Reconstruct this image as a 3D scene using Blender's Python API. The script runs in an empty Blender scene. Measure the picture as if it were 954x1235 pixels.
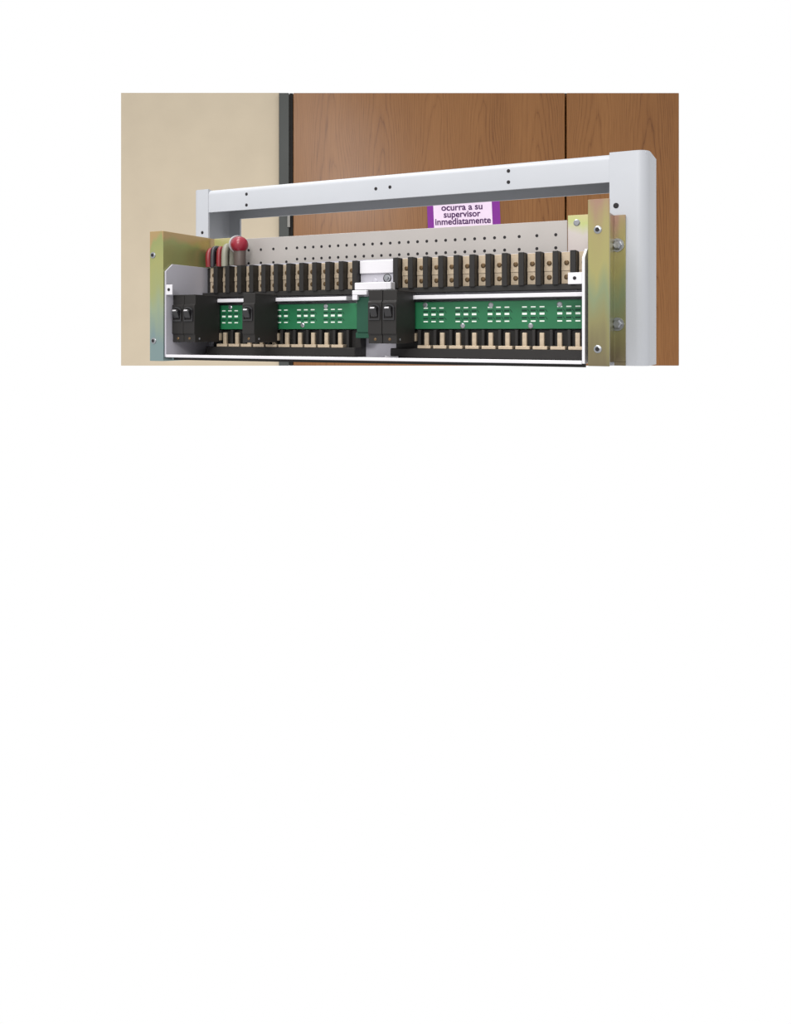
import bpy, bmesh, math, random
from mathutils import Vector, Matrix

random.seed(7)
sc = bpy.context.scene
C = sc.collection

# ------------------------------------------------------------------ camera, world, light, exposure
EYE = 1.92                                   # camera height above the floor, metres
F_PX, W_PX, H_PX = 1000.0, 954.0, 1235.0
cam_d = bpy.data.cameras.new('camera')
cam_d.sensor_fit = 'HORIZONTAL'
cam_d.sensor_width = 36.0
cam_d.lens = 36.0 * F_PX / W_PX
cam_d.shift_x = (W_PX / 2 - 482.0) / W_PX
cam_d.shift_y = -(H_PX / 2 - 400.0) / W_PX
cam_d.clip_start = 0.01
cam = bpy.data.objects.new('camera', cam_d)
cam.location = (0, 0, EYE)
cam.rotation_euler = (math.radians(90), 0, 0)
C.objects.link(cam)
sc.camera = cam

world = bpy.data.worlds.new('world')
sc.world = world
world.use_nodes = True
bg = world.node_tree.nodes['Background']
bg.inputs[0].default_value = (1, 1, 1, 1)
bg.inputs[1].default_value = 1.0


def area(name, loc, rot, sx, sy, watts, col=(1, 1, 1)):
    d = bpy.data.lights.new(name, 'AREA')
    d.shape = 'RECTANGLE'
    d.size, d.size_y, d.energy, d.color = sx, sy, watts, col
    o = bpy.data.objects.new(name, d)
    o.location, o.rotation_euler = loc, rot
    C.objects.link(o)


area('fluorescent_and_fill_light', (-0.45, 0.30, EYE + 1.20), (0, 0, 0), 0.6, 1.2, 25.0, (1, 0.99, 0.97))
area('fluorescent_and_fill_light', (-0.44, 1.45, EYE + 1.20), (0, 0, 0), 0.3, 0.6, 4.0, (1, 0.99, 0.97))
area('fluorescent_and_fill_light', (-0.45, -2.00, EYE + 1.20), (0, 0, 0), 0.6, 1.2, 150.0, (1, 0.99, 0.97))  # unseen lamp behind the camera, added as front fill for the rack

vs = sc.view_settings
vs.view_transform = 'Standard'
vs.look = 'None'
vs.exposure = 0.0
vs.gamma = 1.0
vs.use_curve_mapping = False

# ------------------------------------------------------------------ materials


def srgb(r, g, b):
    f = lambda v: (v / 255 / 12.92) if v <= 10 else ((v / 255 + 0.055) / 1.055) ** 2.4
    return (f(r), f(g), f(b), 1)


def mat(name, col, rough=0.5, metal=0.0, spec=0.5, var=0.06, scale=40.0, bump=0.0, coat=0.0):
    m = bpy.data.materials.new(name)
    m.use_nodes = True
    nt = m.node_tree
    b = nt.nodes['Principled BSDF']
    b.inputs['Roughness'].default_value = rough
    b.inputs['Metallic'].default_value = metal
    b.inputs['Specular IOR Level'].default_value = spec
    b.inputs['Coat Weight'].default_value = coat
    tc = nt.nodes.new('ShaderNodeTexCoord')
    n = nt.nodes.new('ShaderNodeTexNoise')
    n.inputs['Scale'].default_value = scale
    n.inputs['Detail'].default_value = 4
    nt.links.new(tc.outputs['Object'], n.inputs['Vector'])
    r = nt.nodes.new('ShaderNodeValToRGB')
    r.color_ramp.elements[0].position = 0.3
    r.color_ramp.elements[1].position = 0.7
    r.color_ramp.elements[0].color = [c * (1 - var) for c in col[:3]] + [1]
    r.color_ramp.elements[1].color = [min(1, c * (1 + var)) for c in col[:3]] + [1]
    nt.links.new(n.outputs['Fac'], r.inputs['Fac'])
    nt.links.new(r.outputs['Color'], b.inputs['Base Color'])
    if bump:
        bp = nt.nodes.new('ShaderNodeBump')
        bp.inputs['Strength'].default_value = bump
        bp.inputs['Distance'].default_value = 0.001
        nt.links.new(n.outputs['Fac'], bp.inputs['Height'])
        nt.links.new(bp.outputs['Normal'], b.inputs['Normal'])
    return m


def zinc(name, stops, zs, rough=0.3):
    """yellow chromate zinc: the passivation film drifts through pink, yellow, green and teal along the sheet"""
    m = bpy.data.materials.new(name)
    m.use_nodes = True
    nt = m.node_tree
    b = nt.nodes['Principled BSDF']
    b.inputs['Metallic'].default_value = 0.6
    b.inputs['Roughness'].default_value = rough
    tc = nt.nodes.new('ShaderNodeTexCoord')
    mp = nt.nodes.new('ShaderNodeMapping')
    mp.inputs['Scale'].default_value = (60, 14, 9)
    n = nt.nodes.new('ShaderNodeTexNoise')
    n.inputs['Scale'].default_value = 1.0
    n.inputs['Detail'].default_value = 2.0
    nt.links.new(tc.outputs['Object'], mp.inputs['Vector'])
    nt.links.new(mp.outputs['Vector'], n.inputs['Vector'])
    sp = nt.nodes.new('ShaderNodeSeparateXYZ')
    nt.links.new(tc.outputs['Object'], sp.inputs[0])
    mz = nt.nodes.new('ShaderNodeMapRange')
    mz.inputs['From Min'].default_value, mz.inputs['From Max'].default_value = zs
    nt.links.new(sp.outputs[2], mz.inputs['Value'])
    ad = nt.nodes.new('ShaderNodeMath')
    ad.operation = 'MULTIPLY_ADD'
    ad.inputs[1].default_value = 0.7
    nt.links.new(n.outputs['Fac'], ad.inputs[0])
    sb = nt.nodes.new('ShaderNodeMath')
    sb.operation = 'SUBTRACT'
    sb.inputs[1].default_value = 0.35
    nt.links.new(mz.outputs['Result'], sb.inputs[0])
    nt.links.new(sb.outputs[0], ad.inputs[2])
    r = nt.nodes.new('ShaderNodeValToRGB')
    cr = r.color_ramp
    while len(cr.elements) < len(stops):
        cr.elements.new(0.5)
    for e, (p, c) in zip(cr.elements, stops):
        e.position = p
        e.color = c
    nt.links.new(ad.outputs[0], r.inputs['Fac'])
    nt.links.new(r.outputs['Color'], b.inputs['Base Color'])
    return m


def wood(name, offs=0.0):
    m = bpy.data.materials.new(name)
    m.use_nodes = True
    nt = m.node_tree
    L = nt.links.new
    N = nt.nodes.new
    b = nt.nodes['Principled BSDF']
    b.inputs['Roughness'].default_value = 0.42
    b.inputs['Specular IOR Level'].default_value = 0.2
    b.inputs['Coat Weight'].default_value = 0.25
    b.inputs['Coat Roughness'].default_value = 0.22
    tc = N('ShaderNodeTexCoord')
    sp = N('ShaderNodeSeparateXYZ')
    L(tc.outputs['Object'], sp.inputs[0])

    def math_(op, a, bb=None, cc=None):
        n = N('ShaderNodeMath')
        n.operation = op
        for i, v in enumerate((a, bb, cc)):
            if v is None:
                continue
            if isinstance(v, (int, float)):
                n.inputs[i].default_value = v
            else:
                L(v, n.inputs[i])
        return n.outputs[0]

    def noise(sx, sz, detail, seed=0.0, dist=0.0):
        mp = N('ShaderNodeMapping')
        mp.inputs['Scale'].default_value = (sx, 1, sz)
        mp.inputs['Location'].default_value = (seed, seed, seed)
        L(tc.outputs['Object'], mp.inputs['Vector'])
        n = N('ShaderNodeTexNoise')
        n.inputs['Scale'].default_value = 1
        n.inputs['Detail'].default_value = detail
        n.inputs['Distortion'].default_value = dist
        L(mp.outputs['Vector'], n.inputs['Vector'])
        return n.outputs['Fac']

    warp = noise(4, 1.6, 2, 3 + offs)
    xw = math_('ADD', math_('ADD', sp.outputs[0], offs), math_('MULTIPLY', warp, 0.09))
    v = math_('PINGPONG', xw, 0.085)
    v2 = math_('MULTIPLY', v, v)
    g = math_('ADD', math_('MULTIPLY', v2, 900.0), math_('MULTIPLY', sp.outputs[2], 4.0))
    g = math_('ADD', g, math_('MULTIPLY', noise(25, 3, 3, 9 + offs), 2.2))
    ring = math_('ABSOLUTE', math_('SINE', math_('MULTIPLY', g, 4.2)))
    ring = math_('POWER', ring, 0.32)                         # thin dark growth lines
    fibre = noise(320, 7, 4, 1)
    tone = noise(9, 0.7, 2, 5 + offs)
    pores = noise(520, 22, 2, 2)
    fac = math_('ADD', math_('MULTIPLY', ring, 0.26), math_('MULTIPLY', fibre, 0.42))
    fac = math_('ADD', fac, math_('MULTIPLY', tone, 0.36))
    fac = math_('ADD', fac, math_('MULTIPLY', math_('SUBTRACT', pores, 0.5), 0.22))
    r = N('ShaderNodeValToRGB')
    cr = r.color_ramp
    stops = [(0.30, srgb(80, 46, 18)), (0.44, srgb(108, 67, 31)), (0.56, srgb(123, 80, 40)), (0.78, srgb(135, 91, 49))]
    while len(cr.elements) < 4:
        cr.elements.new(0.5)
    for e, (p, c) in zip(cr.elements, stops):
        e.position = p
        e.color = c
    L(fac, r.inputs['Fac'])
    L(r.outputs['Color'], b.inputs['Base Color'])
    bp = N('ShaderNodeBump')
    bp.inputs['Strength'].default_value = 0.08
    bp.inputs['Distance'].default_value = 0.0006
    L(fibre, bp.inputs['Height'])
    L(bp.outputs['Normal'], b.inputs['Normal'])
    return m


M = {
    'cream': mat('cream_wall_paint', srgb(187, 174, 153), 0.85, spec=0.2, var=0.03, scale=9, bump=0.05),
    'frame': mat('dark_door_frame_paint', srgb(64, 66, 64), 0.5, spec=0.3, scale=12),
    'gap': mat('door_stop_dark', srgb(36, 33, 31), 0.7, spec=0.2),
    'wood': wood('oak_veneer'),
    'wood2': wood('oak_veneer_second', 0.37),
    'steel': mat('hinge_steel', srgb(140, 138, 134), 0.4, 0.6),
    'purple': mat('sign_purple', srgb(122, 40, 138), 0.6, spec=0.3, var=0.04),
    'paper': mat('sign_white', srgb(226, 206, 226), 0.6, spec=0.3, var=0.02),
    'ink': mat('sign_ink', srgb(72, 34, 84), 0.7, spec=0.2, var=0.03),
    'white': mat('white_powder_coat', srgb(159, 161, 166), 0.42, spec=0.3, var=0.02, scale=14),
    'hole': mat('dark_hole', srgb(30, 28, 30), 0.6, spec=0.2),
    'zinc': zinc('yellow_zinc', [(0.05, srgb(116, 134, 134)), (0.28, srgb(138, 150, 124)), (0.50, srgb(146, 150, 104)), (0.72, srgb(150, 150, 98)), (0.93, srgb(138, 144, 94)), (1.0, srgb(160, 136, 96))], (0.0, 0.158)),
    'zinc_olive': zinc('olive_zinc', [(0.0, srgb(104, 94, 72)), (0.25, srgb(126, 121, 84)), (0.45, srgb(122, 131, 100)), (0.65, srgb(146, 140, 92)), (0.85, srgb(144, 135, 92)), (1.0, srgb(142, 114, 98))], (0.0, 0.158)),
    'zinc_pale': zinc('pale_zinc', [(0.0, srgb(178, 168, 166)), (0.55, srgb(184, 176, 172)), (0.8, srgb(172, 178, 120)), (1.0, srgb(182, 172, 128))], (0.11, 0.160)),
    'bolt': mat('zinc_bolt', srgb(142, 144, 148), 0.3, 0.8, var=0.1, scale=300),
    'alu': mat('aluminium_sheet', srgb(192, 190, 194), 0.45, 0.2, var=0.03, scale=20),
    'chassis': mat('grey_sheet_metal', srgb(168, 166, 174), 0.5, 0.3, var=0.03, scale=20),
    'plate': mat('brushed_plate', srgb(152, 147, 144), 0.5, 0.25, var=0.04, scale=15),
    'black': mat('black_plastic', srgb(27, 25, 24), 0.5, spec=0.3, var=0.08, scale=60),
    'gloss': mat('black_gloss_plastic', srgb(30, 29, 31), 0.22, spec=0.5, var=0.08, scale=60),
    'collar_and_glint': mat('collar_plastic_and_toggle_glint', srgb(160, 158, 160), 0.4, spec=0.4),  # boot collar grey, reused for the highlight painted on the toggles
    'brass': mat('tinned_brass', srgb(170, 154, 133), 0.42, 0.5, var=0.12, scale=160),
    'brass_screw': mat('brass_screw', srgb(92, 72, 48), 0.45, 0.6, var=0.15, scale=400),
    'pcb': mat('green_solder_mask', srgb(25, 90, 57), 0.4, spec=0.35, var=0.08, scale=30),
    'pcb_dark': mat('dark_green_connector', srgb(20, 62, 46), 0.45, spec=0.3),
    'print': mat('white_print', srgb(196, 204, 196), 0.6, spec=0.3, var=0.04),
    'pad': mat('dark_slot', srgb(14, 50, 36), 0.6, spec=0.2),
    'red': mat('red_rubber', srgb(120, 12, 34), 0.35, spec=0.5, var=0.08),
    'red_wire': mat('red_insulation', srgb(108, 26, 32), 0.4, spec=0.4),
    'black_wire': mat('black_insulation', srgb(40, 38, 42), 0.4, spec=0.4),
    'grey_wire': mat('grey_insulation', srgb(118, 116, 104), 0.45, spec=0.4),
    'stem': mat('brown_sleeve', srgb(72, 62, 58), 0.5, spec=0.3),
}

# ------------------------------------------------------------------ mesh helpers (rack coordinates: x along the rack, y away from the viewer, z up from eye level)


class MB:
    def __init__(self):
        self.bm = bmesh.new()

    def box(self, x0, x1, y0, y1, z0, z1, bev=0.0, seg=1):
        b = bmesh.new()
        bmesh.ops.create_cube(b, size=1.0)
        for v in b.verts:
            v.co = Vector((x0 + (v.co.x + .5) * (x1 - x0), y0 + (v.co.y + .5) * (y1 - y0), z0 + (v.co.z + .5) * (z1 - z0)))
        if bev:
            bmesh.ops.bevel(b, geom=b.edges[:] + b.verts[:], offset=bev, segments=seg, profile=0.5, affect='EDGES')
        self._add(b)
        return self

    def prism(self, pts, axis, a, b_, bev=0.0):
        """pts in the two other axes (in x,y,z order), extruded along axis from a to b_"""
        b = bmesh.new()

        def mk(p, w):
            c = list(p)
            c.insert('xyz'.index(axis), w)
            return b.verts.new(c)
        lo = [mk(p, a) for p in pts]
        hi = [mk(p, b_) for p in pts]
        n = len(pts)
        b.faces.new(lo)
        b.faces.new(hi[::-1])
        for i in range(n):
            b.faces.new((lo[i], hi[i], hi[(i + 1) % n], lo[(i + 1) % n]))
        bmesh.ops.recalc_face_normals(b, faces=b.faces[:])
        if bev:
            bmesh.ops.bevel(b, geom=b.edges[:], offset=bev, segments=1, affect='EDGES')
        self._add(b)
        return self

    def lathe(self, prof, org, axis, n=20):
        """prof: (radius, height) pairs spun about axis starting at org"""
        b = bmesh.new()
        q = Vector((0, 0, 1)).rotation_difference(Vector(axis).normalized()).to_matrix()
        rings = []
        for r, h in prof:
            if r < 1e-6:
                rings.append([b.verts.new(Vector(org) + q @ Vector((0, 0, h)))])
            else:
                rings.append([b.verts.new(Vector(org) + q @ Vector((r * math.cos(2 * math.pi * i / n), r * math.sin(2 * math.pi * i / n), h))) for i in range(n)])
        for A, B in zip(rings, rings[1:]):
            for i in range(n):
                j = (i + 1) % n
                f = [A[i % len(A)], A[j % len(A)], B[j % len(B)], B[i % len(B)]]
                f = list(dict.fromkeys(f))
                if len(f) > 2:
                    b.faces.new(f)
        for e in (rings[0], rings[-1]):
            if len(e) > 2:
                b.faces.new(e)
        bmesh.ops.recalc_face_normals(b, faces=b.faces[:])
        self._add(b)
        return self

    def tube(self, pts, r, n=12, sub=6):
        P = [Vector(p) for p in pts]
        Q = []
        for i in range(len(P) - 1):           # Catmull-Rom
            p0, p1, p2, p3 = P[max(i - 1, 0)], P[i], P[i + 1], P[min(i + 2, len(P) - 1)]
            for k in range(sub):
                t = k / sub
                Q.append(0.5 * ((2 * p1) + (p2 - p0) * t + (2 * p0 - 5 * p1 + 4 * p2 - p3) * t * t + (3 * p1 - p0 - 3 * p2 + p3) * t ** 3))
        Q.append(P[-1])
        b = bmesh.new()
        rings = []
        up = Vector((0.31, 0.2, 0.93))
        for i, p in enumerate(Q):
            d = (Q[min(i + 1, len(Q) - 1)] - Q[max(i - 1, 0)]).normalized()
            a = d.cross(up)
            if a.length < 1e-4:
                a = d.orthogonal()
            a.normalize()
            up = a.cross(d).normalized()
            rings.append([b.verts.new(p + (a * math.cos(2 * math.pi * k / n) + up * math.sin(2 * math.pi * k / n)) * r) for k in range(n)])
        for A, B in zip(rings, rings[1:]):
            for k in range(n):
                b.faces.new((A[k], A[(k + 1) % n], B[(k + 1) % n], B[k]))
        b.faces.new(rings[0])
        b.faces.new(rings[-1])
        bmesh.ops.recalc_face_normals(b, faces=b.faces[:])
        self._add(b)
        return self

    def _add(self, b):
        me = bpy.data.meshes.new('tmp')
        b.to_mesh(me)
        b.free()
        self.bm.from_mesh(me)
        bpy.data.meshes.remove(me)

    def build(self, name, material, parent=None, base=(0, 0, 0), smooth=False):
        if parent is not None:
            base = parent['_base'] if '_base' in parent else base
        bmesh.ops.translate(self.bm, verts=self.bm.verts[:], vec=-Vector(base))
        me = bpy.data.meshes.new(name)
        self.bm.to_mesh(me)
        self.bm.free()
        me.materials.append(M[material])
        if smooth:
            for p in me.polygons:
                p.use_smooth = True
            me.set_sharp_from_angle(angle=math.radians(40))
        o = bpy.data.objects.new(name, me)
        C.objects.link(o)
        if parent is not None:
            o.parent = parent
            o['_base'] = list(base)
        return o


ANG = math.radians(25.2)                      # the rack is turned away to the left
CS, SN = math.cos(ANG), math.sin(ANG)


def rack_world(p):
    return Vector((CS * p[0] + SN * p[1], 1.0 - SN * p[0] + CS * p[1], EYE + p[2]))


def tag(o, label=None, cat=None, group=None, kind=None):
    for k, v in (('label', label), ('category', cat), ('group', group), ('kind', kind)):
        if v:
            o[k] = v
    return o


def place(o, base):
    o.location = rack_world(base)
    o.rotation_euler = (0, 0, -ANG)
    return o


def thing(name, base, label, cat, group=None):
    o = bpy.data.objects.new(name, None)
    o.empty_display_size = 0.02
    C.objects.link(o)
    o['_base'] = list(base)
    place(o, base)
    return tag(o, label, cat, group)


def lone(name, mb, material, base, label, cat, group=None, smooth=True):
    o = mb.build(name, material, None, base, smooth)
    place(o, base)
    return tag(o, label, cat, group)


def copy_part(o, parent, loc):
    c = o.copy()
    C.objects.link(c)
    c.parent = parent
    c.location = loc
    return c


# ------------------------------------------------------------------ the setting: wall, door frame, doors (facing the camera, 2.75 m away)
WY = 2.75
px = lambda x: (x - 482.0) * WY / F_PX
pz = lambda y: (400.0 - y) * WY / F_PX
WX0, WX1, WZ0, WZ1 = -0.924, 0.9268, -0.1128, 0.792


def room(name, mb, material, base, kind='structure'):
    o = mb.build(name, material, None, base)
    o.location = Vector((base[0], base[1], EYE + base[2]))
    if kind:
        o['kind'] = kind
    o['_base'] = list(base)
    return o


FX0, FX1, FX2 = -0.3985, -0.3660, -0.3530
room('wall_back', MB().box(WX0, FX0, WY, WY + 0.10, WZ0, WZ1), 'cream', (WX0, WY, WZ0))
fr = room('trim_1', MB().box(FX0, FX1, WY - 0.014, WY + 0.10, WZ0 + 0.0006, WZ1 - 0.004, 0.001), 'frame', (FX0, WY, WZ0))
MB().box(FX1, FX2 - 0.002, WY + 0.004, WY + 0.09, WZ0, WZ1).build('door_stop', 'gap', fr)
h = MB().lathe([(0.0035, 0), (0.0035, 0.055)], (-0.3672, WY - 0.0165, 0.345), (0, 0, 1), 12)
h.box(-0.3672, -0.362, WY - 0.016, WY - 0.014, 0.345, 0.40)
h.build('hinge', 'steel', fr, smooth=True)
DG0, DG1 = px(681.3), px(683.6)
d1 = room('door_1', MB().box(FX2, DG0, WY, WY + 0.045, WZ0, WZ1, 0.0015), 'wood', (FX2, WY, WZ0))
d2 = room('door_2', MB().box(DG1, WX1, WY, WY + 0.045, WZ0, WZ1, 0.0015), 'wood2', (DG1, WY, WZ0))
MB().box(DG0 - 0.02, DG1 + 0.02, WY + 0.046, WY + 0.06, WZ0, WZ1 + 0.012).build('meeting_stile_strip', 'gap', d1)

# ------------------------------------------------------------------ notice on the door
SB = (px(558.5), WY - 0.0025, pz(262.0))
sg = bpy.data.objects.new('door_notice', None)
C.objects.link(sg)
sg.location = (SB[0], SB[1], EYE + SB[2])
sg.rotation_euler = (0, math.radians(-2.4), 0)
sg['_base'] = [0, 0, 0]
tag(sg, 'white notice with purple border and Spanish lettering taped on wooden door', 'sign')
MB().box(-0.118, 0.123, 0.0, 0.002, -0.13, 0.112).build('border_card', 'purple', sg)
MB().box(-0.0975, 0.0965, -0.0012, 0.0, -0.11, 0.092).build('white_card', 'paper', sg)


def text_mesh(txt, width, name, material, parent, cx, y, cz, height):
    cu = bpy.data.curves.new('txt', 'FONT')
    cu.body = txt
    cu.align_x = 'CENTER'
    cu.size = 1.0
    cu.offset = 0.02
    cu.extrude = 0.004
    t = bpy.data.objects.new('txt', cu)
    C.objects.link(t)
    bpy.context.view_layer.update()
    me = bpy.data.meshes.new_from_object(t.evaluated_get(bpy.context.evaluated_depsgraph_get()))
    bpy.data.objects.remove(t)
    xs = [v.co.x for v in me.vertices]
    mid = (max(xs) + min(xs)) / 2
    kx = width / (max(xs) - min(xs))
    for v in me.vertices:
        x, yy, z = v.co
        v.co = ((x - mid) * kx + cx, y - z * 0.05, cz + (yy - 0.26) * height)
    me.materials.clear()
    me.materials.append(M[material])
    o = bpy.data.objects.new(name, me)
    C.objects.link(o)
    o.parent = parent
    return o


text_mesh('ocurra a su', 0.136, 'lettering', 'ink', sg, -0.003, -0.0016, 0.0315, 0.030)
text_mesh('supervisor', 0.122, 'lettering', 'ink', sg, -0.003, -0.0016, 0.0085, 0.030)
text_mesh('inmediatamente', 0.184, 'lettering', 'ink', sg, -0.001, -0.0016, -0.0150, 0.030)

# ------------------------------------------------------------------ rack frame
TOPZ, BOTZ = 0.1930, -0.0365


def c_profile(w, d, th, r, n=6):
    """C section: web on u=0, flanges along u at v=0 and v=d"""
    ri = max(r - th, 0.0006)
    P = [(w, 0)]
    P += [(r - r * math.sin(a), r - r * math.cos(a)) for a in [i * math.pi / 2 / n for i in range(n + 1)]]
    P += [(r - r * math.cos(a), d - r + r * math.sin(a)) for a in [i * math.pi / 2 / n for i in range(n + 1)]]
    P += [(w, d), (w, d - th)]
    o = th + ri
    P += [(o - ri * math.sin(a), d - o + ri * math.cos(a)) for a in [i * math.pi / 2 / n for i in range(n + 1)]]
    P += [(o - ri * math.cos(a), o - ri * math.sin(a)) for a in [i * math.pi / 2 / n for i in range(n + 1)]]
    P += [(w, th)]
    return P


def screw_mb(x, y, z, r, hgt=0.0015, dome=True):
    """head seen from the front (toward -y)"""
    prof = [(0, 0), (r, 0), (r, hgt * 0.5), (r * 0.75, hgt), (0, hgt * 1.05)] if dome else [(0, 0), (r, 0), (r, hgt), (0, hgt)]
    return MB().lathe(prof, (x, y, z), (0, -1, 0), 12)


rack = thing('equipment_rack', (0.0, 0.0375, BOTZ), 'white painted steel rack frame with two posts and a top crossbar', 'rack')
lp = MB().prism([(-0.3113 + u, v) for u, v in c_profile(0.0249, 0.075, 0.003, 0.008)], 'z', BOTZ, TOPZ).build('post', 'white', rack, smooth=True)
rp = MB().prism([(0.2905 - u, v) for u, v in c_profile(0.0406, 0.070, 0.003, 0.013)], 'z', BOTZ, TOPZ).build('post', 'white', rack, smooth=True)
cb = MB().prism([(v + 0.0006, TOPZ - 0.0012 - u) for u, v in c_profile(0.0304, 0.074, 0.003, 0.007)], 'x', -0.2864, 0.2499).build('crossbar', 'white', rack, smooth=True)
MB().box(-0.3100, -0.2866, 0.004, 0.071, TOPZ - 0.003, TOPZ - 0.0005).build('post_cap', 'white', lp)
MB().box(0.2502, 0.2875, 0.004, 0.066, TOPZ - 0.003, TOPZ - 0.0005).build('post_cap', 'white', rp)
for x, z in ((-0.224, 0.1818), (-0.224, 0.1674), (-0.0325, 0.1749), (-0.0133, 0.1755), (0.1364, 0.1827), (0.1364, 0.1700)):
    screw_mb(x, 0.0007, z, 0.0021, 0.0006).build('screw', 'hole', cb)  # open bolt holes, built as dark discs with their shade painted in
screw_mb(0.2569, 0.0, 0.1354, 0.0030, 0.0006).build('screw', 'hole', rp)  # bolt holes of the posts, likewise dark painted discs
screw_mb(-0.2962, 0.0, 0.1346, 0.0021, 0.0006).build('screw', 'hole', lp)

# ------------------------------------------------------------------ distribution panel: brackets, chassis, perforated plate
CH0 = -0.118                                   # front plane of the chassis
pan = thing('power_distribution_panel', (0.0, -0.06, -0.0345), 'open metal distribution panel with zinc side brackets, mounted across the white rack', 'panel')

# left bracket: front flange, side plate, rear flange in one bent sheet
lb = MB().prism([(-0.2803, -0.120), (-0.2595, -0.120), (-0.2595, -0.0004), (-0.2803, -0.0004), (-0.2803, -0.0028), (-0.2619, -0.0028), (-0.2619, -0.1176), (-0.2803, -0.1176)],
                'z', -0.0356, 0.1220, 0.0004).build('mounting_bracket', 'zinc', pan)
rb_ = MB().prism([(0.2732, -0.120), (0.2531, -0.120), (0.2531, -0.0004), (0.2674, -0.0004), (0.2674, -0.0028), (0.2555, -0.0028), (0.2555, -0.1176), (0.2732, -0.1176)],
                 'z', -0.0325, 0.1248, 0.0004).build('mounting_bracket', 'zinc_olive', pan)
MB().box(0.2556, 0.2674, -0.0028, -0.0004, -0.0362, -0.0325).build('flange_tail', 'zinc_olive', rb_)
for br, x, z in ((lb, -0.2750, 0.0930), (lb, -0.2740, -0.0111), (rb_, 0.2624, 0.0959), (rb_, 0.2624, -0.0164)):
    s = MB().lathe([(0, 0), (0.0038, 0), (0.0038, 0.0005), (0.0028, 0.0011), (0, 0.0011)], (x, -0.120, z), (0, -1, 0), 14)
    so = s.build('screw', 'bolt', br, smooth=True)
    MB().lathe([(0, 0), (0.0021, 0), (0.0021, 0.0003), (0, 0.0003)], (x - 0.0002, -0.1211, z), (0, -1, 0), 8).build('socket', 'hole', br)
for z in (0.0926, 0.0080):
    MB().lathe([(0, 0), (0.0074, 0), (0.0074, 0.0012), (0.0048, 0.0012), (0.0048, 0.0048), (0.0036, 0.006), (0, 0.006)], (0.2588, -0.0028, z), (0, -1, 0), 6).build('bolt', 'bolt', rb_)
    MB().lathe([(0, 0), (0.0072, 0), (0.0072, 0.001), (0, 0.001)], (0.2588, -0.0028, z), (0, -1, 0), 20).build('washer', 'bolt', rb_)

# chassis side walls with a chamfered front corner, floor with folded lip, rear sheet
side = lambda zt: [(CH0, -0.0305), (CH0, zt - 0.0095), (CH0 + 0.0122, zt), (-0.0335, zt), (-0.0335, -0.0305)]
lw = MB().prism(side(0.0825), 'x', -0.2590, -0.2568, 0.0003).build('side_wall', 'chassis', pan)
rw = MB().prism(side(0.0800), 'x', 0.2470, 0.2498, 0.0003).build('side_wall', 'alu', pan)
MB().box(-0.2568, -0.2475, CH0, CH0 + 0.0015, 0.0445, 0.0568, 0.0003).build('fixing_tab', 'alu', lw)
MB().box(0.2335, 0.2470, CH0, CH0 + 0.0015, 0.0455, 0.0565, 0.0003).build('fixing_tab', 'alu', rw)
screw_mb(-0.2524, CH0, 0.0508, 0.0019, 0.0008).build('screw', 'hole', lw)
screw_mb(0.2400, CH0, 0.0512, 0.0017, 0.0008).build('screw', 'hole', rw)
fl = MB().box(-0.2568, 0.2470, CH0, -0.034, -0.0306, -0.0294)
fl.box(-0.2568, 0.2470, CH0 - 0.0006, CH0 + 0.001, -0.0310, -0.0276, 0.0004)
fl.build('bottom_tray', 'alu', pan)
MB().box(-0.2568, 0.2470, -0.104, -0.100, -0.0345, -0.0308).build('under_tray_shade', 'black', pan)  # black strip put in for the band of shade below the tray
MB().box(-0.2568, 0.2470, -0.0345, -0.0330, -0.0294, 0.0850).build('rear_sheet', 'chassis', pan)
MB().box(0.0126, 0.0290, -0.066, -0.064, -0.0294, -0.0275, 0.0003).build('floor_clip', 'alu', pan)

# perforated plate standing behind the upper terminal blocks
bp_ = MB().box(-0.2490, 0.2090, -0.0205, -0.0190, 0.0300, 0.1200, 0.0003).build('perforated_plate', 'plate', pan)
hb = MB()
xs_wide = [-0.2055, -0.1865, -0.1675, -0.1480]
xs = xs_wide + [-0.1322 + 0.01178 * k for k in range(24)] + [0.1555, 0.1755, 0.1965]
for i, x in enumerate(xs):
    for z in (0.1050, 0.0908):
        if z < 0.1 and i < 4:
            z = 0.0880
        hb.lathe([(0, 0), (0.0018, 0), (0.0018, 0.0002), (0, 0.0002)], (x, -0.0205, z), (0, -1, 0), 8)
tag(hb.build('screw_holes', 'hole', bp_), kind='stuff')
tabr = MB().box(0.2110, 0.2480, -0.0262, -0.0245, 0.0800, 0.1242, 0.0003).build('end_tab', 'zinc_pale', pan)
screw_mb(0.2207, -0.0262, 0.1160, 0.0036, 0.001).build('screw', 'bolt', tabr)
tabl = MB().box(-0.2560, -0.2160, -0.0262, -0.0245, 0.0800, 0.1215, 0.0003).build('end_tab', 'zinc_pale', pan)
screw_mb(-0.2260, -0.0262, 0.1130, 0.0036, 0.001).build('screw', 'bolt', tabl)

# shelf strips above the two circuit boards
MB().box(-0.2568, -0.0390, -0.0625, -0.0345, 0.0365, 0.0408, 0.0004).build('shelf_strip', 'alu', pan)
MB().box(0.0060, 0.2470, -0.0625, -0.0345, 0.0360, 0.0403, 0.0004).build('shelf_strip', 'alu', pan)

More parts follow.
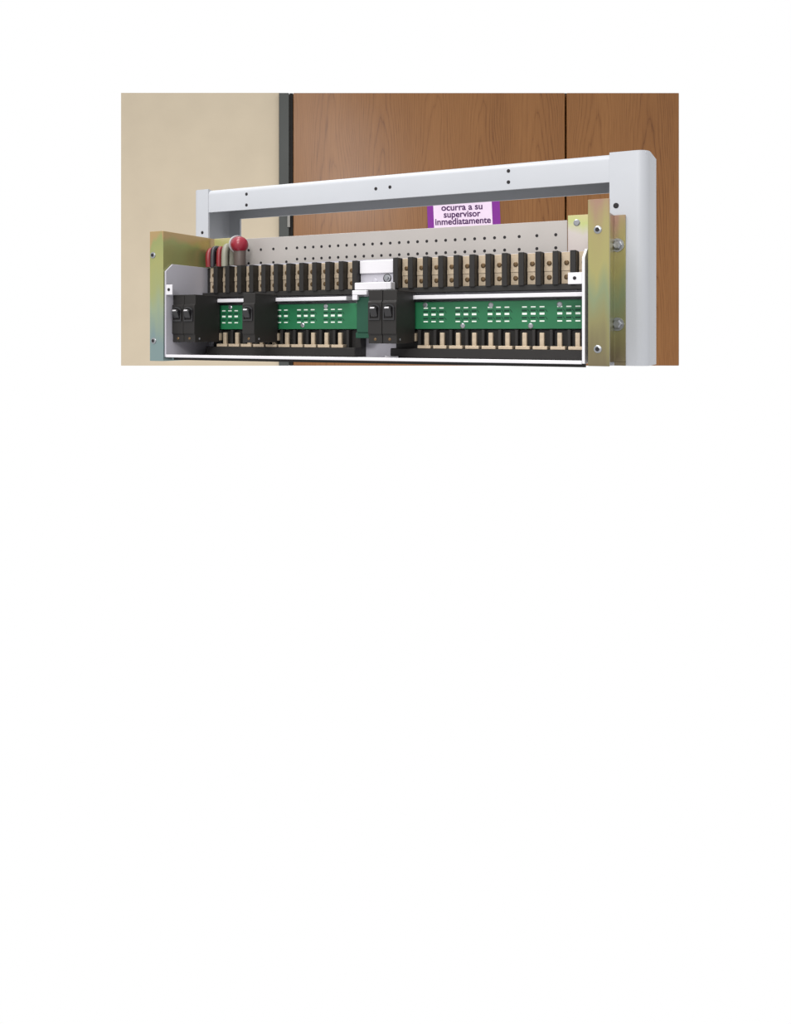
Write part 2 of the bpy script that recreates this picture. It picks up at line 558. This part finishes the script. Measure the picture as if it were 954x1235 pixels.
# white bracket between the two upper terminal blocks
cbk = MB().box(-0.0296, 0.0140, -0.0470, -0.0350, 0.0676, 0.0826, 0.0006).build('centre_bracket', 'alu', pan)
MB().box(-0.0296, 0.0140, -0.0440, -0.0350, 0.0560, 0.0676).build('bracket_web', 'chassis', cbk)
lipm = MB().box(-0.0262, 0.0152, -0.0660, -0.0440, 0.0476, 0.0560, 0.0006)
lipm.box(0.0145, 0.0200, -0.0660, -0.0545, 0.0476, 0.0560, 0.0006)
lipm.build('bracket_lip', 'alu', cbk)
st = MB().box(-0.0268, -0.0080, -0.0710, -0.0660, 0.0418, 0.0470, 0.0006)
st.box(-0.0268, -0.0200, -0.0710, -0.0660, 0.0360, 0.0418, 0.0006)
st.build('bracket_foot', 'alu', cbk)
MB().lathe([(0, 0), (0.0042, 0), (0.0042, 0.001), (0.0024, 0.0014), (0.0024, 0.004), (0, 0.004)], (0.0052, -0.0440, 0.0620), (0, -1, 0), 12).build('screw', 'bolt', cbk)
MB().lathe([(0, 0), (0.0052, 0), (0.0052, 0.0005), (0, 0.0005)], (0.0050, -0.0440, 0.0616), (0, -1, 0), 14).build('washer', 'hole', cbk)
screw_mb(-0.0108, -0.0440, 0.0590, 0.0030, 0.001).build('screw', 'chassis', cbk)

# ------------------------------------------------------------------ upper terminal blocks


def terminal_block(x0, x1, centres, barriers, z0, z1, label, wide_first=False):
    t = thing('terminal_block', ((x0 + x1) / 2, -0.040, z0), label, 'terminal block', 'barrier terminal blocks of the panel')
    bx, by, bz = t['_base']
    b = MB().box(x0, x1, -0.0400, -0.0346, z0, z1 - 0.001, 0.0004)
    b.box(x0, x1, -0.0500, -0.0400, z0, z0 + 0.0058, 0.0004)
    b.build('base', 'black', t)
    first = None
    for k, x in enumerate(barriers):
        if first is None:
            m = MB().box(bx - 0.0031, bx + 0.0031, -0.0528, -0.0395, z0 + 0.0050, z1, 0.0005)
            first = m.build('barrier', 'black', t)
            first.location.x = x - bx
        else:
            copy_part(first, t, (x - bx, 0, 0))
    tm = sm = None
    for x in centres:
        if tm is None:
            m = MB().box(bx - 0.0056, bx + 0.0056, -0.0416, -0.0400, z0 + 0.0064, z1 - 0.0006, 0.0003)
            m.box(bx - 0.0056, bx + 0.0056, -0.0424, -0.0416, z0 + 0.0200, z0 + 0.0250, 0.0003)
            tm = m.build('terminal', 'brass', t)
            tt = tm
            tm.location.x = x - bx
        else:
            tt = copy_part(tm, t, (x - bx, 0, 0))
        for dz in (0.0136, 0.0286):
            if sm is None:
                s = MB().lathe([(0, 0), (0.0027, 0), (0.0027, 0.0007), (0.0018, 0.0013), (0, 0.0014)], (bx, -0.0416, z0 + 0.0136), (0, -1, 0), 10)
                sm = s.build('screw', 'brass_screw', tt)
            else:
                copy_part(sm, tt, (0, 0, dz - 0.0136))
    if wide_first:
        tm.scale.x = 1.15
        tm.location.x -= 0.0009
    return t


cl = [-0.0427 - 0.0182 * (11 - k) for k in range(12)]
terminal_block(-0.2560, -0.0302, cl, [c + 0.0091 for c in cl], 0.0438, 0.0830,
               'black barrier terminal block with narrow brass terminals, on the far left half', True)
cr_ = [0.0286 + 0.0185 * k for k in range(12)]
terminal_block(0.0155, 0.2465, cr_, [cr_[0] - 0.00925] + [c + 0.00925 for c in cr_[:-1]] + [0.2432], 0.0440, 0.0845,
               'black barrier terminal block left of the zinc bracket, on the near right half')

# ------------------------------------------------------------------ circuit boards


def circuit_board(x0, x1, groups, rivets, label):
    z0, z1 = 0.0030, 0.0333
    t = thing('circuit_board', ((x0 + x1) / 2, -0.052, z0), label, 'circuit board', 'green circuit boards of the panel')
    MB().box(x0, x1, -0.0530, -0.0514, z0, z1, 0.0002).build('board', 'pcb', t)
    mk, pd = MB(), MB()
    for g in groups:
        for c in (-0.0095, 0, 0.0095):
            for z, hgt in ((0.0262, 0.0013), (0.0190, 0.0022), (0.0112, 0.0013)):
                x = g + c
                mk.box(x - 0.0026, x + 0.0026, -0.0533, -0.0530, z - hgt / 2, z + hgt / 2)
            for z in (0.0228, 0.0150):
                pd.box(x - 0.0030, x + 0.0026, -0.0532, -0.0530, z - 0.0012, z + 0.0006)
                pd.prism([(x + 0.003, z + 0.001), (x + 0.0038, z + 0.001), (x + 0.0062, z - 0.0022), (x + 0.0054, z - 0.0022)], 'y', -0.0532, -0.0530)
    tag(mk.build('printed_marks', 'print', t), kind='stuff')
    tag(pd.build('solder_slots', 'pad', t), kind='stuff')
    for x, z in rivets:
        MB().lathe([(0, 0), (0.0029, 0), (0.0029, 0.0006), (0.002, 0.0012), (0, 0.0012)], (x, -0.0530, z), (0, -1, 0), 12).build('mounting_screw', 'bolt', t)
    return t


circuit_board(-0.2560, -0.0255, [-0.2105, -0.1725, -0.1370, -0.0993, -0.0621], [(-0.0717, 0.0300), (-0.1039, 0.0078), (-0.2100, 0.0306)],
              'green circuit board strip under the left terminal block, crossed by a single breaker')
rbd = circuit_board(0.0050, 0.2465, [0.0668, 0.1052, 0.1424, 0.1808, 0.2187], [(0.0567, 0.0297), (0.1013, 0.0064), (0.1338, 0.0288), (0.1780, 0.0061), (0.2090, 0.0285)],
                    'green circuit board strip under the right terminal block, beside zinc bracket')
ec = MB().box(-0.0245, -0.0060, -0.0640, -0.0520, -0.0010, 0.0400, 0.0006)
ec.box(-0.0265, -0.0080, -0.0630, -0.0520, -0.0075, -0.0010, 0.0006)
ec.build('edge_connector', 'pcb_dark', rbd)

# ------------------------------------------------------------------ lower contact blocks


def contact_block(x0, x1, centres, label):
    z0, z1 = -0.0290, 0.0024
    t = thing('fuse_block', ((x0 + x1) / 2, -0.045, z0), label, 'fuse block', 'lower fuse blocks of the panel')
    bx = t['_base'][0]
    b = MB().box(x0, x1, -0.0480, -0.0346, z0, z1, 0.0004)
    b.box(x0, x1, -0.0630, -0.0480, z0, -0.0186, 0.0005)
    b.build('base', 'black', t)
    half = 0.0094
    bar = con = ft = None
    for k, x in enumerate([centres[0] - 2 * half] + list(centres)):
        xb = x + half
        if xb > x1 - 0.001 or xb < x0 + 0.001:
            continue
        if bar is None:
            bar = MB().box(bx - 0.0018, bx + 0.0018, -0.0560, -0.0475, -0.0190, z1 - 0.0005, 0.0004).build('barrier', 'black', t)
            bar.location.x = xb - bx
        else:
            copy_part(bar, t, (xb - bx, 0, 0))
    for x in centres:
        if con is None:
            m = MB().box(bx - 0.0025, bx + 0.0025, -0.0580, -0.0540, -0.0180, -0.0012, 0.0005)
            con = m.build('contact', 'brass', t, smooth=False)
            con.location.x = x - bx
            cc = con
            f = MB().box(bx - 0.0085, bx + 0.0072, -0.0632, -0.0530, -0.0186, -0.0152, 0.0004)
            ft = f.build('foot', 'brass', con)
        else:
            cc = copy_part(con, t, (x - bx, 0, 0))
            copy_part(ft, cc, (0, 0, 0))
    return t


contact_block(-0.2400, -0.0275, [-0.2152 + 0.01834 * k for k in range(10)], 'black fuse block with upright brass contacts below the left green board')
contact_block(0.0180, 0.2465, [0.0600 + 0.01876 * k for k in range(10)], 'black fuse block with upright brass contacts below the right green board')

# ------------------------------------------------------------------ plug-in circuit breakers
TF, TB = -0.108, -0.0585
BZ0, BZ1 = -0.0128, 0.0448


def breaker(x0, x1, label, blade=False):
    xc = (x0 + x1) / 2
    t = thing('circuit_breaker', (xc, (TF + TB) / 2, BZ0), label, 'circuit breaker', 'plug-in circuit breakers')
    w = (x1 - x0) / 2 - 0.0003
    m = MB().prism([(TF + 0.0015, BZ0), (TF + 0.0015, BZ0 + 0.009), (TF, BZ0 + 0.0105), (TF, BZ1 - 0.0130), (TF + 0.002, BZ1 - 0.0115), (TF + 0.002, BZ1), (TB, BZ1), (TB, 0.0418), (-0.0635, 0.0418), (-0.0635, 0.0350), (TB, 0.0350), (TB, BZ0)],
                   'x', xc - w, xc + w, 0.0004)
    m.build('body', 'black', t)
    zc = 0.0215
    # raised surround with a hollow for the toggle
    s = MB()
    n = 14
    pts = []
    for i in range(n + 1):
        a = math.pi * i / n
        pts.append((0.0066 * math.cos(a), 0.0042 + 0.0042 * math.sin(a)))
    outer = pts + [(-0.0066, -0.0090), (0.0066, -0.0090)]
    for k in range(len(outer)):
        (ax, az), (bx_, bz_) = outer[k], outer[(k + 1) % len(outer)]
        q = 0.80
        s.prism([(xc + ax, zc + az), (xc + bx_, zc + bz_), (xc + bx_ * q, zc + bz_ * q), (xc + ax * q, zc + az * q)], 'y', TF - 0.0016, TF + 0.0002)
    s.build('toggle_surround', 'gloss', t)
    # rocker toggle, leaning up
    g = MB().prism([(TF + 0.0005, zc - 0.0060), (TF - 0.0025, zc - 0.0050), (TF - 0.0042, zc - 0.0012), (TF - 0.0062, zc + 0.0034), (TF - 0.0052, zc + 0.0046), (TF + 0.0005, zc + 0.0050)],
                   'x', xc - 0.0040, xc + 0.0040, 0.0006)
    go = g.build('toggle', 'gloss', t)
    MB().prism([(TF - 0.0066, zc + 0.0034), (TF - 0.0056, zc + 0.0050), (TF - 0.0046, zc + 0.0050), (TF - 0.0056, zc + 0.0030)], 'x', xc - 0.0028, xc + 0.0024, 0.0002).build('toggle_glint', 'collar_and_glint', go)  # pale chip stands for a highlight on the glossy black toggle
    screw_mb(xc, TF + 0.0015, BZ0 + 0.0045, 0.0016, 0.0006).build('screw', 'brass_screw', t)
    if blade:
        MB().box(x1 - 0.0003, x1 + 0.0009, TB - 0.0012, TB + 0.0036, -0.0108, -0.0018, 0.0002).build('contact_blade', 'brass', t)
        screw_mb(0, 0, 0, 0.0013, 0.0006).build('side_rivet', 'bolt', t).matrix_local = Matrix.Translation(Vector((x1 - 0.0003, TF + 0.010, -0.0085)) - Vector(t['_base'])) @ Matrix.Rotation(math.pi / 2, 4, 'Z') @ Matrix.Translation(Vector(t['_base']))
    return t


P = 0.0172
breaker(-0.2563, -0.2563 + P, 'black plug-in breaker against the left side wall, outer one of the pair')
breaker(-0.2563 + P, -0.2563 + 2 * P, 'black plug-in breaker in the left pair, inner one next to green board', True)
breaker(-0.1525, -0.1525 + P, 'single black plug-in breaker standing alone across the left green board', True)
breaker(0.0125, 0.0125 + P, 'black plug-in breaker at panel centre, left one below the white bracket', False)
breaker(0.0125 + P, 0.0125 + 2 * P, 'black plug-in breaker at panel centre, right one beside right green board', True)

# ------------------------------------------------------------------ cables and red cap at the left end
lone('power_cable', MB().tube([(-0.2508, -0.0440, 0.0832), (-0.2510, -0.0445, 0.094), (-0.2512, -0.0430, 0.1010), (-0.2512, -0.0380, 0.1050), (-0.2512, -0.0320, 0.1020), (-0.2512, -0.0310, 0.0880)], 0.0038),
     'red_wire', (-0.2508, -0.044, 0.0832), 'thick red loop added for a cable reflection over the left end of the terminal block', 'cable')  # added loop, stands in for the cables mirrored in the zinc bracket
lone('power_cable', MB().tube([(-0.2425, -0.0306, 0.0855), (-0.2427, -0.0306, 0.095), (-0.2430, -0.0308, 0.1035), (-0.2440, -0.0330, 0.1075), (-0.2455, -0.0400, 0.1062), (-0.2460, -0.0420, 0.0990), (-0.2460, -0.0425, 0.0832)], 0.0034),
     'black_wire', (-0.2425, -0.031, 0.0855), 'black cable hooked over between the thick red loop and the thin red cable', 'cable')
lone('power_cable', MB().tube([(-0.2358, -0.0306, 0.0855), (-0.2358, -0.0308, 0.097), (-0.2358, -0.0325, 0.1040), (-0.2356, -0.0390, 0.1065), (-0.2354, -0.0425, 0.1005), (-0.2354, -0.0430, 0.0832)], 0.0033),
     'red_wire', (-0.2358, -0.031, 0.0855), 'thin bright red cable beside the beige grey cable', 'cable')
lone('power_cable', MB().tube([(-0.2262, -0.0308, 0.0855), (-0.2262, -0.0310, 0.099), (-0.2262, -0.0330, 0.1075), (-0.2262, -0.0390, 0.1085), (-0.2262, -0.0430, 0.1010), (-0.2262, -0.0435, 0.0832)], 0.0042),
     'grey_wire', (-0.2262, -0.031, 0.0855), 'beige grey cable between red cable and round red boot', 'cable')
boot = thing('cable_boot', (-0.2030, -0.045, 0.083), 'round red rubber boot on a brown sleeve in front of the perforated plate', 'cable boot')
ax = Vector((0.84, -0.52, -0.16)).normalized()
o0 = Vector((-0.2080, -0.0405, 0.1108))
MB().lathe([(0, 0), (0.0098, 0), (0.0104, 0.003), (0.0104, 0.008), (0.0094, 0.0122), (0.0066, 0.0150), (0.0030, 0.0162), (0, 0.0164)], o0, ax, 24).build('dome', 'red', boot, smooth=True)
MB().lathe([(0.0060, -0.0025), (0.0112, -0.0025), (0.0112, 0.0006), (0.0060, 0.0006), (0.0060, -0.0025)], o0, ax, 24).build('collar', 'collar_and_glint', boot, smooth=True)
MB().tube([(-0.2020, -0.0440, 0.0834), (-0.2020, -0.0440, 0.0930), (-0.2030, -0.0425, 0.1060)], 0.0076, 14).build('sleeve', 'stem', boot, smooth=True)

for o in bpy.data.objects:
    if '_base' in o:
        del o['_base']
